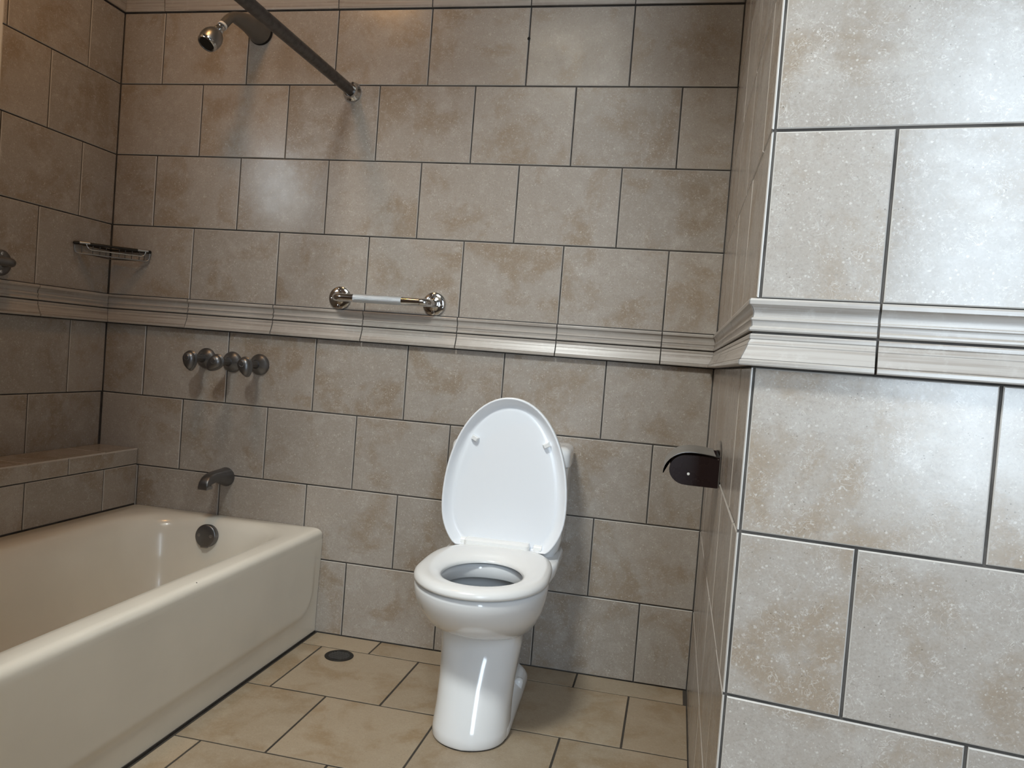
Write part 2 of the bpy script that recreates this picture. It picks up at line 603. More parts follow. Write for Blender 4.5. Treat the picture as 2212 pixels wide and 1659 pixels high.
for (xa, ya, xb, yb) in ((SKY['x0'] - 0.03, SKY['y0'] - 0.03, SKY['x0'], SKY['y1'] + 0.03), (SKY['x1'], SKY['y0'] - 0.03, SKY['x1'] + 0.03, SKY['y1'] + 0.03),
                         (SKY['x0'], SKY['y0'] - 0.03, SKY['x1'], SKY['y0']), (SKY['x0'], SKY['y1'], SKY['x1'], SKY['y1'] + 0.03)):
    sh_.box((xa, ya, CEIL + 0.121), (xb, yb, SHAFT))
sh_.box((SKY['x0'] - 0.03, SKY['y0'] - 0.03, SHAFT), (SKY['x1'] + 0.03, SKY['y1'] + 0.03, SHAFT + 0.03))
sh_.obj('unseen_skylight_shaft', 'ceiling_paint', ceiling, smooth=None)  # unseen shaft, its edge shaped to shade the upper wall
tag(ceiling, 'pale plaster bathroom ceiling', 'ceiling', kind='structure')
w2 = MB()
a0, a1, b0, b1 = WR['x0'], WR['x1'], WR['z0'], WR['z1']
w2.box((a0, YB - 0.59, b0), (a0 + 0.04, YB - 0.55, b1)).box((a1 - 0.04, YB - 0.59, b0), (a1, YB - 0.55, b1))
w2.box((a0 + 0.04, YB - 0.59, b0), (a1 - 0.04, YB - 0.55, b0 + 0.04)).box((a0 + 0.04, YB - 0.59, b1 - 0.04), (a1 - 0.04, YB - 0.55, b1))
added_window_2 = w2.obj('added_window_2', 'lacquer_white', None, smooth=None)  # invented frame around the added fill light
tag(added_window_2, 'invented tall white framed window at right behind the viewer, added to light the foreground wall', 'window', kind='structure')

# ------------------------------------------------------------------ moulded trims
UP = [(0.0, 0.1019), (0.0100, 0.1015), (0.0115, 0.0985), (0.0112, 0.0930), (0.0085, 0.0912), (0.0060, 0.0880), (0.0040, 0.0830),
      (0.0035, 0.0780), (0.0042, 0.0738), (0.0068, 0.0725), (0.0072, 0.0700), (0.0055, 0.0685), (0.0048, 0.0650), (0.0046, 0.0610),
      (0.0060, 0.0592), (0.0082, 0.0580), (0.0088, 0.0550), (0.0075, 0.0528), (0.0, 0.0522)]
LO = [(0.0, 0.0492), (0.0055, 0.0490), (0.0068, 0.0470), (0.0068, 0.0420), (0.0058, 0.0405), (0.0064, 0.0390), (0.0085, 0.0350), (0.0092, 0.0330), (0.0088, 0.0318), (0.0105, 0.0280),
      (0.0130, 0.0215), (0.0160, 0.0150), (0.0178, 0.0108), (0.0168, 0.0100), (0.0188, 0.0092), (0.0200, 0.0080), (0.0204, 0.0030), (0.0195, 0.0010), (0.0, 0.0006)]
TOP = [(0.0, 0.0985), (0.034, 0.0985), (0.034, 0.0880), (0.027, 0.0780), (0.0190, 0.0640), (0.0140, 0.0500), (0.0105, 0.0380),
       (0.0085, 0.0260), (0.0078, 0.0160), (0.0072, 0.0050), (0.0062, 0.0022), (0.0, 0.0020)]


def moulding(plane, profile, z, cuts, ends, parent, gap=0.0035):
    """cuts: positions of the vertical joints incl. both ends; ends = (k0, k1): extra length per unit projection at the mitres"""
    n = len(cuts) - 1
    for i in range(n):
        u0, u1 = cuts[i], cuts[i + 1]
        k0 = ends[0] if i == 0 else 0.0
        k1 = ends[1] if i == n - 1 else 0.0
        g0 = 0.001 if i == 0 else gap / 2
        g1 = 0.001 if i == n - 1 else gap / 2
        um = (u0 + u1) / 2
        M = Matrix((plane.U, plane.V, plane.N)).transposed().to_4x4()
        M.translation = plane.pt(um, z, random.uniform(0.0, 0.0006))
        r0 = [(u0 + g0 - k0 * pj - um, h_, pj) for pj, h_ in profile]
        r1 = [(u1 - g1 + k1 * pj - um, h_, pj) for pj, h_ in profile]
        mb = MB().loft([r0, r1])
        o = mb.obj('moulding_tile', 'trim_tile', None, smooth=28)
        o.matrix_world = M
        o.parent = parent
    return


def trim_set(name, plane, cuts, cuts2, ends, label):
    # the dark joint bed behind the moulded pieces
    a, b_ = cuts[0], cuts[-1]
    root = slab(name, plane, [(a + 0.001, b_ - 0.001, ZR0 + 0.0005, ZR1 - 0.0005)], -0.0026, REC, 'grout')
    tag(root, label, 'trim', kind='structure')
    moulding(plane, UP, ZR0, cuts, ends, root)
    moulding(plane, LO, ZR0, cuts, ends, root)
    if cuts2:
        slab('joint_bed', plane, [(cuts2[0] + 0.001, cuts2[-1] - 0.001, ZT + 0.0005, ZT + 0.0985)], -0.0026, REC, 'grout', root)
        moulding(plane, TOP, ZT, cuts2, ends, root)
    return root


kout = math.tan((math.pi / 2 - AF) / 2)
trim_set('trim_1', P_BACK, [0.0] + [TW * i for i in range(1, 7)] + [XR], [0.0] + [TW * (i + .5) for i in range(0, 6)] + [XR], (-1.0, -1.0),
         'grooved pale chair rail moulding across the wall above the toilet')
trim_set('trim_2', P_LEFT, [-1.57, -1.314, -0.984, -0.654, -0.324, 0.0], None, (0.0, -1.0),
         'dim grooved chair rail moulding on the left wall above the tub ledge')
root = bpy.data.objects['trim_2']
slab('joint_bed', P_LEFT, [(wy1 + 0.001, -0.001, ZT + 0.0005, ZT + 0.0985)], -0.0026, REC, 'grout', root)
moulding(P_LEFT, TOP, ZT, [wy1, -0.33, 0.0], (0.0, -1.0), root)
trim_set('trim_3', P_RIGHT, [0.0, 0.14, 0.47, 0.80, LR], [0.0, 0.30, 0.63, 0.96, LR], (-1.0, kout),
         'short chair rail moulding on the narrow return wall, running to the outer corner')
trim_set('trim_4', P_FACE, [0.0, 0.170, 0.50, LFACE], [0.0, 0.33, 0.66, LFACE], (kout, 0.0),
         'bright grooved chair rail moulding on the foreground wall')

# ------------------------------------------------------------------ tiled ledge beside the tub
LX = 0.165
ledge = MB().box((0.0045, -1.565, 0.0), (LX - REC, -0.0045, 0.5595)).obj('tiled_ledge', 'grout', None, smooth=None)
tag(ledge, 'low brown tiled ledge between the left wall and the bathtub', 'ledge')
P_LEDGE = Plane((LX, 0, 0), (0, 1, 0), (1, 0, 0))
P_LTOP = Plane((0, 0, 0.5627), (1, 0, 0), (0, 0, 1))


def run(plane, cuts, v0, v1, parent):
    for a, b_ in zip(cuts[:-1], cuts[1:]):
        put_tile(plane, a, b_, v0, v1, parent, gap=0.004)


run(P_LEDGE, [-1.56, -1.33, -1.0, -0.665, -0.332, -0.004], 0.506, 0.562, ledge)
run(P_LEDGE, [-1.56, -1.50, -1.165, -0.835, -0.502, -0.170, -0.004], 0.3615, 0.506, ledge)
for a, b_ in zip([-1.56, -1.155, -0.825, -0.495, -0.165], [-1.155, -0.825, -0.495, -0.165, -0.004]):
    put_tile(P_LTOP, 0.005, LX, a, b_, ledge, gap=0.003)


# ------------------------------------------------------------------ bathtub
def rrect(x0, x1, y0, y1, r, z, seg=8, nx=6, ny=14):
    """rounded rectangle, counter-clockwise, constant vertex count"""
    cs = [((x1 - r, y0 + r), -90), ((x1 - r, y1 - r), 0), ((x0 + r, y1 - r), 90), ((x0 + r, y0 + r), 180)]
    pts = []
    for i, ((cx, cy), a0) in enumerate(cs):
        for k in range(seg + 1):
            a = math.radians(a0 + 90 * k / seg)
            pts.append((cx + r * math.cos(a), cy + r * math.sin(a), z))
        nxt = cs[(i + 1) % 4]
        a = math.radians(nxt[1])
        q = (nxt[0][0] + r * math.cos(a), nxt[0][1] + r * math.sin(a), z)
        pnow = pts[-1]
        nn = ny if i % 2 == 0 else nx
        for k in range(1, nn):
            t = k / nn
            pts.append((pnow[0] + (q[0] - pnow[0]) * t, pnow[1] + (q[1] - pnow[1]) * t, z))
    return pts


TX0, TX1, TY0, TY1, TZ = LX + 0.001, 0.898, -1.565, -0.002, 0.360
tub = empty('bathtub', ((TX0 + TX1) / 2, (TY0 + TY1) / 2, 0))
tag(tub, 'cream enamelled bathtub with a plain apron at lower left', 'bathtub')


def rel(pts, o):
    return [(p[0] - o.location.x, p[1] - o.location.y, p[2] - o.location.z) for p in pts]


rings = [rrect(TX0, TX1, TY0, TY1, 0.004, 0.325)]
for k in range(0, 7):
    a = math.pi / 2 * k / 6
    ins = 0.022 * (1 - math.cos(a))
    rings.append(rrect(TX0 + ins * .2, TX1 - ins, TY0 + ins * .2, TY1 - ins * .2, 0.004 + ins * 0.5, TZ - 0.022 + 0.022 * math.sin(a)))
IN = (0.262, 0.822, -1.46, -0.062)


def inner(d, z, r, slope_end=0.0):
    return rrect(IN[0] + d, IN[1] - d, IN[2] + d + slope_end, IN[3] - d, r, z)


rings += [rrect(IN[0] - 0.025, IN[1] + 0.022, IN[2] - .03, IN[3] + 0.022, 0.15, TZ + 0.0005),
          inner(-0.008, TZ - 0.001, 0.16), inner(0.002, TZ - 0.006, 0.17), inner(0.012, TZ - 0.018, 0.175), inner(0.020, TZ - 0.035, 0.175),
          inner(0.032, TZ - 0.08, 0.175, 0.03), inner(0.042, 0.20, 0.172, 0.08), inner(0.055, 0.13, 0.165, 0.13), inner(0.075, 0.085, 0.15, 0.16),
          inner(0.11, 0.060, 0.12, 0.18), inner(0.16, 0.052, 0.09, 0.2)]
body = MB().loft([rel(r, tub) for r in rings], cap0=False).obj('basin', 'tub_enamel', tub, smooth=60)

# apron with a shallow panel
ap = MB()
NY, NZ = 80, 44
P0y, P0z, rr = -0.045, 0.082, 0.085


def sd_panel(y, z):
    # signed distance to the inside of a quarter-infinite rounded panel (negative = inside)
    qx, qz = y - (P0y - rr), (P0z + rr) - z
    return math.hypot(max(qx, 0), max(qz, 0)) + min(max(qx, qz), 0) - rr


V, F = [], []
for j in range(NZ + 1):
    z = 0.004 + (0.325 - 0.004) * j / NZ
    for i in range(NY + 1):
        y = TY0 + (TY1 - TY0) * (1 - (1 - i / NY) ** 1.8)
        s_ = min(1, max(0, -sd_panel(y, z) / 0.012 + 0.5))
        s_ = s_ * s_ * (3 - 2 * s_)
        fade = max(0.0, 1 - max(0, z - 0.10) / 0.20)
        V.append((TX1 - 0.0045 * (1 - s_) * fade, y, z))
n1 = NY + 1
F = [(j * n1 + i, j * n1 + i + 1, (j + 1) * n1 + i + 1, (j + 1) * n1 + i) for j in range(NZ) for i in range(NY)]
back = [(TX1 - 0.03, y, z) for (y, z) in ((TY0, 0.004), (TY1, 0.004), (TY1, 0.325), (TY0, 0.325))]
ap.add(rel(V, tub), F)
ap.add(rel(back, tub), [(0, 1, 2, 3)])
ap.obj('apron', 'tub_enamel', tub, smooth=60)
MB().box((TX1 - 0.02 - tub.location.x, TY0 - tub.location.y, 0.0), (TX1 - 0.002 - tub.location.x, TY1 - 0.004 - tub.location.y, 0.0065)).obj('sealant_line', 'caulk_dark', tub, smooth=None)
# overflow plate
ov = Vector((0.521, -0.1015, 0.308)) - tub.location
axis = Vector((0, -1, 0.12)).normalized()
plate = MB().lathe([(0.0, -0.012), (0.038, -0.012), (0.039, 0.003), (0.0375, 0.0065), (0.034, 0.0085), (0.018, 0.0095), (0.0, 0.0098)], ov, axis, 36).obj('overflow_plate', 'aged_nickel', tub, smooth=50)
plate['label'] = 'dark round overflow plate with two screws'
for sx in (-0.022, 0.022):
    q = ov + Vector((sx, 0, 0.001)) + axis * 0.0095
    sc = MB().lathe([(0.0, -0.003), (0.0058, -0.003), (0.0055, 0.0008), (0.0, 0.0014)], q, axis, 14)
    sc.box(q + Vector((-0.0045, -0.0030, -0.0008)), q + Vector((0.0045, -0.0005, 0.0008)))
    sc.obj('screw', 'dull_chrome', plate, smooth=40)
lev = MB().box(ov + Vector((-0.012, -0.013, -0.0385)), ov + Vector((0.012, -0.004, -0.0335))).obj('lever', 'dull_chrome', plate, smooth=None)
for (x, y) in ((0.886, -0.707), (0.884, -1.005)):
    MB().lathe([(0.0, -0.002), (0.0022, -0.002), (0.0020, 0.0005), (0.0, 0.0007)], Vector((x, y, TZ - 0.003)) - tub.location, (0.45, 0, 1), 8).obj('chip_mark', 'black_hole', tub, smooth=None)


# ------------------------------------------------------------------ toilet
toilet = empty('toilet', (1.562, -0.10, 0.0), 0.05)
tag(toilet, 'white ceramic toilet with raised lid standing against the tiled wall', 'toilet')
PIV = 0.10


def L(s, f, z):
    return (s, -(f - PIV), z)


def egg(a, f0, bf, bb, z, n=64, ef=2.0, eb=2.3, peak=0.0):
    pts = []
    for j in range(n):
        t = 2 * math.pi * j / n
        c_, s_ = math.cos(t), math.sin(t)
        e, bl = (ef, bf) if c_ > 0 else (eb, bb)
        s = math.copysign(abs(s_) ** (2 / e), s_) * a
        f = math.copysign(abs(c_) ** (2 / e), c_) * bl
        if peak and c_ > 0:
            f += peak * max(0.0, 1 - abs(s) / (a * 0.9))
        pts.append(L(s, f0 + f, z))
    return pts


R_ = [egg(0.098, 0.492, 0.110, 0.12, 0.004, ef=2.5, peak=.012), egg(0.1005, 0.492, 0.1125, 0.12, 0.010, ef=2.5, peak=.012), egg(0.1005, 0.488, 0.112, 0.12, 0.03, ef=2.5, peak=.012),
      egg(0.0985, 0.472, 0.105, 0.12, 0.08, ef=2.5, peak=.012), egg(0.1005, 0.455, 0.098, 0.12, 0.14, ef=2.45, peak=.012), egg(0.1050, 0.441, 0.094, 0.125, 0.19, ef=2.4, peak=.010),
      egg(0.1095, 0.434, 0.094, 0.13, 0.230, ef=2.3, peak=.004), egg(0.1120, 0.432, 0.095, 0.135, 0.2570, ef=2.2),
      egg(0.1150, 0.434, 0.1000, 0.145, 0.2605, ef=2.15), egg(0.1205, 0.439, 0.111, 0.165, 0.2655), egg(0.130, 0.449, 0.129, 0.19, 0.2745), egg(0.1415, 0.462, 0.151, 0.22, 0.290),
      egg(0.1525, 0.476, 0.172, 0.245, 0.312), egg(0.165, 0.495, 0.190, 0.265, 0.345), egg(0.1715, 0.501, 0.201, 0.272, 0.375),
      egg(0.1735, 0.503, 0.205, 0.276, 0.395), egg(0.172, 0.503, 0.204, 0.276, 0.403), egg(0.167, 0.503, 0.199, 0.27, 0.4075),
      egg(0.124, 0.500, 0.152, 0.15, 0.4075), egg(0.118, 0.500, 0.147, 0.145, 0.405), egg(0.115, 0.500, 0.144, 0.142, 0.398), egg(0.113, 0.500, 0.142, 0.14, 0.372),
      egg(0.116, 0.500, 0.145, 0.143, 0.3685), egg(0.138, 0.500, 0.158, 0.172, 0.367), egg(0.144, 0.500, 0.162, 0.184, 0.360),
      egg(0.135, 0.490, 0.145, 0.172, 0.330), egg(0.105, 0.465, 0.105, 0.135, 0.285), egg(0.070, 0.440, 0.055, 0.09, 0.240),
      egg(0.045, 0.43, 0.035, 0.06, 0.20), egg(0.02, 0.42, 0.02, 0.03, 0.18)]
bowl = MB().loft(R_).obj('bowl', 'white_ceramic', toilet, smooth=50)
MB().loft([egg(0.1345, 0.490, 0.1440, 0.171, 0.3305), egg(0.1355, 0.490, 0.1460, 0.173, 0.3330)]).obj('bowl_water', 'water', bowl, smooth=30)


def rsec(hw, f0, f1, z, r=0.03, sharp=1.0):
    return rrect(-hw, hw, -(f1 - PIV), -(f0 - PIV), min(r, hw * .9, (f1 - f0) * .45), z, 6, 3, 3)


# rear body: foot, trapway and the shelf carrying the tank
rear = MB().loft([rsec(0.072, 0.09, 0.44, 0.004), rsec(0.070, 0.09, 0.44, 0.05), rsec(0.066, 0.09, 0.44, 0.14), rsec(0.075, 0.08, 0.42, 0.20), rsec(0.098, 0.05, 0.315, 0.26, .05),
                  rsec(0.128, 0.035, 0.308, 0.31, .06), rsec(0.155, 0.02, 0.308, 0.345, .06), rsec(0.170, 0.012, 0.308, 0.372, .06), rsec(0.174, 0.010, 0.306, 0.39, .06),
                  rsec(0.173, 0.010, 0.304, 0.402, .06), rsec(0.168, 0.012, 0.298, 0.408, .06)]).obj('rear_body', 'white_ceramic', toilet, smooth=55)
foot = MB().loft([rsec(0.101, 0.075, 0.585, 0.004, .09), rsec(0.103, 0.073, 0.587, 0.012, .09), rsec(0.102, 0.075, 0.585, 0.030, .09), rsec(0.094, 0.083, 0.575, 0.042, .085),
                  rsec(0.078, 0.10, 0.56, 0.055, .07)]).obj('foot_flange', 'white_ceramic', toilet, smooth=55)
MB().loft([egg(0.0995, 0.491, 0.121, 0.42, 0.0), egg(0.0995, 0.491, 0.121, 0.42, 0.0045)]).obj('sealant_line', 'caulk_dark', toilet, smooth=None)
for sgn in (-1, 1):
    MB().lathe([(0.0, -0.012), (0.014, -0.012), (0.013, 0.012), (0.009, 0.020), (0.0, 0.023)], L(sgn * 0.088, 0.265, 0.042), (sgn * 0.2, 0, 1), 16).obj('bolt_cap', 'white_ceramic', toilet, smooth=50)

tank = MB().loft([rsec(0.150, 0.012, 0.205, 0.400, .04), rsec(0.166, 0.012, 0.198, 0.425, .035), rsec(0.172, 0.012, 0.193, 0.455, .03), rsec(0.1745, 0.012, 0.192, 0.56, .03), rsec(0.176, 0.012, 0.195, 0.676, .03)]).obj('tank', 'white_ceramic', toilet, smooth=50)
tl = [rsec(0.176, 0.010, 0.198, 0.6775, .03), rsec(0.181, 0.007, 0.203, 0.6785, .032), rsec(0.182, 0.006, 0.204, 0.683, .032), rsec(0.180, 0.006, 0.203, 0.715, .032)]
for k in range(1, 6):
    a = math.pi / 2 * k / 5
    i_ = 0.024 * (1 - math.cos(a))
    tl.append(rsec(0.180 - i_, 0.006 + i_, 0.203 - i_, 0.715 + 0.022 * math.sin(a), .032))
MB().loft(tl).obj('tank_lid', 'white_ceramic', toilet, smooth=50)


def seat_ring(o, inn, z):
    """blend between the outer outline (0) and the hole (1)"""
    A = egg(0.1745, 0.507, 0.210, 0.285, z, eb=3.2)
    B = egg(0.106, 0.502, 0.136, 0.136, z, eb=2.0)
    return [(a[0] * (1 - o) + b_[0] * o, a[1] * (1 - o) + b_[1] * o, z) for a, b_ in zip(A, B)]


prof = [(0.06, 0.4125), (0.0, 0.4155), (-0.005, 0.421), (0.02, 0.4275), (0.10, 0.4335), (0.24, 0.4370), (0.45, 0.4375), (0.68, 0.4345), (0.86, 0.4290), (0.96, 0.4235), (1.0, 0.4180), (1.0, 0.4140), (0.95, 0.4125)]
rs = [seat_ring(o, 0, z) for o, z in prof]
sm = MB().loft(rs + [rs[0]], cap0=False, cap1=False)
seat = sm.obj('seat', 'seat_plastic', toilet, smooth=60)
hb = MB()
hb.loft([rsec(0.096, 0.205, 0.262, 0.428, .012), rsec(0.096, 0.205, 0.262, 0.446, .012), rsec(0.093, 0.208, 0.255, 0.450, .012)])
hb.v = [(v_[0] - 0.010, v_[1], v_[2]) for v_ in hb.v]
hb.obj('hinge_block', 'seat_plastic', seat, smooth=40)
for sgn in (-1, 1):
    h_ = MB()
    h_.tube([L(sgn * 0.098, 0.225, 0.437), L(sgn * 0.122, 0.225, 0.437)], 0.0105, 14)
    h_.loft([rsec(0.010, 0.213, 0.240, 0.408, .004), rsec(0.010, 0.213, 0.240, 0.435, .004)])
    n0 = len(h_.v) - 2 * len(rsec(0.010, 0.213, 0.240, 0.408, .004))
    h_.v = [(v_[0] + sgn * 0.110, v_[1], v_[2]) if i >= n0 else v_ for i, v_ in enumerate(h_.v)]
    h_.obj('hinge', 'seat_plastic', toilet, smooth=40)

# raised lid: concave side faces the room
LZ, LA, LT, LB = 0.565, 0.186, 0.309, 0.185


def lid_ring(ins, f, n=72):
    pts = []
    for j in range(n):
        t = 2 * math.pi * j / n
        c_, s_ = math.cos(t), math.sin(t)
        up_ = c_ > 0
        e = 2.06 if up_ else 2.5
        s = math.copysign(abs(s_) ** (2 / e), s_) * (LA - ins)
        z = math.copysign(abs(c_) ** (2 / e), c_) * ((LT if up_ else LB) - ins)
        # egg: narrower towards the top, gently tapered towards the hinge
        if up_:
            s *= 1 - 0.012 * (z / LT)
        else:
            s *= 1 - 0.06 * (z / LB) ** 2
        zz = max(LZ + z, 0.4285 + ins * 0.2)
        pts.append(L(s, f - 0.055 * (zz - 0.44) * 0.35, zz))
    return pts


lr = [lid_ring(0.05, 0.212), lid_ring(0.018, 0.2125), lid_ring(0.006, 0.217), lid_ring(0.0, 0.226), lid_ring(0.0, 0.247), lid_ring(0.002, 0.249), lid_ring(0.0045, 0.249), lid_ring(0.0065, 0.247), lid_ring(0.012, 0.234),
      lid_ring(0.022, 0.2245), lid_ring(0.029, 0.2215), lid_ring(0.033, 0.2225), lid_ring(0.037, 0.2235), lid_ring(0.042, 0.2238), lid_ring(0.10, 0.2240)]
lid = MB().loft(lr).obj('lid', 'lid_plastic', toilet, smooth=55)
for (s, z, tw) in ((-0.103, 0.744, -0.5), (0.112, 0.742, 0.5)):
    bmp = MB()
    w_, h2 = 0.011, 0.0075
    base = []
    for (f_, k) in ((0.216, 1.0), (0.232, 0.9), (0.240, 0.62)):
        ring = []
        for (a, b_) in ((-1, -1), (1, -1), (1, 1), (-1, 1)):
            x_, z_ = a * w_ * k, b_ * h2 * (1.0 if k == 1 else k)
            ring.append(L(s + x_ * math.cos(tw) - z_ * math.sin(tw), f_ - 0.055 * (z - 0.44) * 0.35, z + x_ * math.sin(tw) + z_ * math.cos(tw)))
        base.append(ring)
    bmp.loft(base).obj('bumper', 'seat_plastic', lid, smooth=None)


# ------------------------------------------------------------------ wall fixtures
def screw(p, axis, r, parent, mat='dull_chrome'):
    s = MB().lathe([(0.0, -0.002), (r, -0.002), (r * 0.95, 0.0012), (r * 0.5, 0.0018), (r * 0.42, 0.0006), (0.0, 0.0004)], p, axis, 14)
    return s.obj('screw', mat, parent, smooth=35)


def grab_bar(name, plane, u0, u1, v, label, mat, grip):
    root_ = empty(name, plane.pt(u0, v, 0))
    tag(root_, label, 'grab bar', 'grab bars on the tiled walls')
    inv = root_.matrix_basis.inverted()

    def q(u, vv, d):
        return Vector(plane.pt(u, vv, d)) - root_.location
    off = 0.058
    path = arc_path([q(u0, v, 0.004), q(u0, v, off), q(u1, v, off), q(u1, v, 0.004)], 0.034, 8)
    bar = MB().tube(path, 0.0134, 18).obj('bar', mat, root_, smooth=60)
    if grip:
        a, b_ = grip
        gp = MB().tube([q(a, v, off), q(b_, v, off)], 0.0140, 22)
        gp.obj('knurled_grip', 'knurled_steel', bar, smooth=60)
    for u in (u0, u1):
        fl = MB().lathe([(0.0, 0.0), (0.0395, 0.0), (0.0395, 0.004), (0.037, 0.0068), (0.026, 0.0085), (0.017, 0.0105), (0.014, 0.013), (0.0, 0.013)], q(u, v, 0.0005), plane.N, 40).obj('flange', mat, root_, smooth=45)
        for ang in (95, 265, 350 if u == u1 else 190):
            a = math.radians(ang)
            screw(q(u + 0.0275 * math.cos(a), v + 0.0275 * math.sin(a), 0.0085), plane.N, 0.0055, fl, 'chrome')
    return root_


grab_bar('grab_bar', P_BACK, 0.901, 1.235, 1.1470, 'short chrome grab bar just above the chair rail over the toilet', 'chrome', (0.975, 1.142))
grab_bar('grab_bar', P_LEFT, -0.470, -0.90, 1.1590, 'dark grab bar end on the left wall, cut off by the picture edge', 'aged_nickel', None)

# shower curtain rod
rod = empty('shower_curtain_rod', (0.893, 0.0, 1.839))
tag(rod, 'dark round shower curtain rod reaching out from the wall above the tub', 'curtain rod')
MB().tube([(0, -0.010, 0), (0, -1.569, 0)], 0.0180, 24).obj('rod', 'rod_steel', rod, smooth=60)
for (y, s) in ((-0.0006, -1), (-1.5690, 1)):
    fl = MB().lathe([(0.0, 0.0), (0.0325, 0.0), (0.0330, 0.004), (0.0310, 0.007), (0.0245, 0.012), (0.0215, 0.018), (0.0212, 0.024), (0.0, 0.024)], (0, y, 0), (0, s, 0), 36).obj('flange', 'chrome', rod, smooth=45)
    for ang in (85, 265):
        a = math.radians(ang)
        MB().lathe([(0, -0.002), (0.0038, -0.002), (0.0036, 0.0006), (0, 0.0008)], (0.0275 * math.cos(a), y + s * 0.0095, 0.0275 * math.sin(a)), (0, s, 0.0), 12).obj('screw_hole', 'black_hole', fl, smooth=None)

# shower head on its arm
SH = Vector((0.541, 0.0, 2.040))
sh = empty('wall_shower', SH)
tag(sh, 'chrome ball shower head on a thick grey arm high over the tub', 'shower')
esc = MB().lathe([(0.0, 0.0), (0.0435, 0.0), (0.0445, 0.003), (0.043, 0.008), (0.0, 0.008)], (0, -0.0006, 0), (0, -1, 0), 32).obj('wall_collar', 'black_iron', sh, smooth=45)
p_elbow = Vector((0.531, -0.170, 2.022)) - SH
p_end = Vector((0.528, -0.2060, 1.978)) - SH
pts_ = [Vector((0, -0.009, 0)), Vector((-0.001, -0.03, 0.0)), Vector((-0.003, -0.07, -0.001)), Vector((-0.007, -0.12, -0.007))]
path = pts_ + arc_path([pts_[-1], p_elbow, p_end], 0.026, 6)[1:]
rads = []
for i, p_ in enumerate(path):
    d_ = -p_.y
    rads.append(max(0.0150, 0.0425 - (d_ - 0.009) * 0.172))
MB().tube(path, rads, 24).obj('arm', 'grey_metal', sh, smooth=60)
hd_axis = (Vector((0.503, -0.262, 1.893)) - Vector((0.524, -0.209, 1.976))).normalized()
q0 = Vector((0.5275, -0.2065, 1.9770)) - SH
MB().lathe([(0.0, -0.003), (0.0150, -0.003), (0.0155, 0.004), (0.0, 0.004)], q0, hd_axis, 20).obj('sealing_tape', 'white_tape', sh, smooth=40)
MB().lathe([(0.0, 0.004), (0.0135, 0.004), (0.0140, 0.012), (0.0115, 0.014), (0.0115, 0.019), (0.0155, 0.021), (0.0165, 0.027), (0.013, 0.032), (0.0, 0.032)], q0, hd_axis, 24).obj('collar', 'chrome', sh, smooth=40)
hd = MB().lathe([(0.0, 0.028), (0.012, 0.028), (0.019, 0.034), (0.027, 0.044), (0.0325, 0.057), (0.0340, 0.070), (0.0325, 0.083), (0.0300, 0.091), (0.0285, 0.095), (0.0265, 0.096), (0.0250, 0.0935), (0.0, 0.0935)],
                q0, hd_axis, 36).obj('spray_head', 'dull_chrome', sh, smooth=50)
MB().lathe([(0.0305, 0.0870), (0.0318, 0.0880), (0.0305, 0.0930), (0.0285, 0.0965), (0.0262, 0.0970), (0.0262, 0.0940), (0.0285, 0.0930)], q0, hd_axis, 36).obj('chrome_ring', 'chrome', hd, smooth=50)
MB().lathe([(0.0, 0.093), (0.0235, 0.093), (0.0225, 0.0965), (0.0, 0.0975)], q0, hd_axis, 30).obj('spray_plate', 'black_iron', hd, smooth=40)


# three tap handles
def teardrop(scale, d, ang, n=40):
    pts = []
    for j in range(n):
        t = 2 * math.pi * j / n
        r = 0.0245
        x, z = r * math.cos(t), r * math.sin(t)
        if z < 0:
            # pull the lower half out into a rounded point
            z *= 1.75
            x *= 1 - 0.18 * (abs(math.sin(t))) ** 2
        x, z = x * scale, (z + 0.006) * scale - 0.006
        ca, sa = math.cos(ang), math.sin(ang)
        pts.append((x * ca - z * sa, -d, x * sa + z * ca))
    return pts


for (x, z, ang, lab) in ((0.414, 0.906, 0.10, 'leftmost dark teardrop tap handle above the tub spout'),
                         (0.515, 0.901, -0.85, 'middle dark tap handle of three, turned to point down-left'),
                         (0.620, 0.900, 0.30, 'rightmost dark teardrop tap handle with its bare cone rosette showing')):
    tp = empty('tap_handle', (x, 0, z))
    tag(tp, lab, 'tap handle', 'three tub tap handles')
    MB().lathe([(0.0, 0.0), (0.0355, 0.0), (0.0365, 0.003), (0.0350, 0.007), (0.029, 0.012), (0.020, 0.021), (0.0155, 0.030), (0.0, 0.030)], (0, -0.0006, 0), (0, -1, 0), 36).obj('rosette', 'aged_nickel', tp, smooth=50)
    st = MB()
    st.lathe([(0.0, 0.028), (0.0125, 0.028), (0.0125, 0.066), (0.0175, 0.070), (0.0185, 0.086), (0.015, 0.092), (0.0, 0.092)], (0, 0, 0), (0, -1, 0), 8)
    st.obj('stem', 'aged_nickel', tp, smooth=30)
    hn = MB().loft([teardrop(0.55, 0.084, ang), teardrop(0.95, 0.089, ang), teardrop(1.04, 0.094, ang), teardrop(1.04, 0.097, ang), teardrop(0.985, 0.0985, ang), teardrop(0.985, 0.1015, ang),
                    teardrop(0.93, 0.103, ang), teardrop(0.925, 0.106, ang), teardrop(0.84, 0.111, ang), teardrop(0.66, 0.1155, ang), teardrop(0.42, 0.118, ang), teardrop(0.2, 0.119, ang)]).obj('handle', 'aged_nickel', tp, smooth=30)
    MB().lathe([(0.0, 0.110), (0.0095, 0.110), (0.0100, 0.1195), (0.0085, 0.1210), (0.0070, 0.1205), (0.0064, 0.1222), (0.0, 0.1230)], (0, 0, 0.001), (0, -1, 0), 20).obj('cap_button', 'aged_nickel', hn, smooth=40)

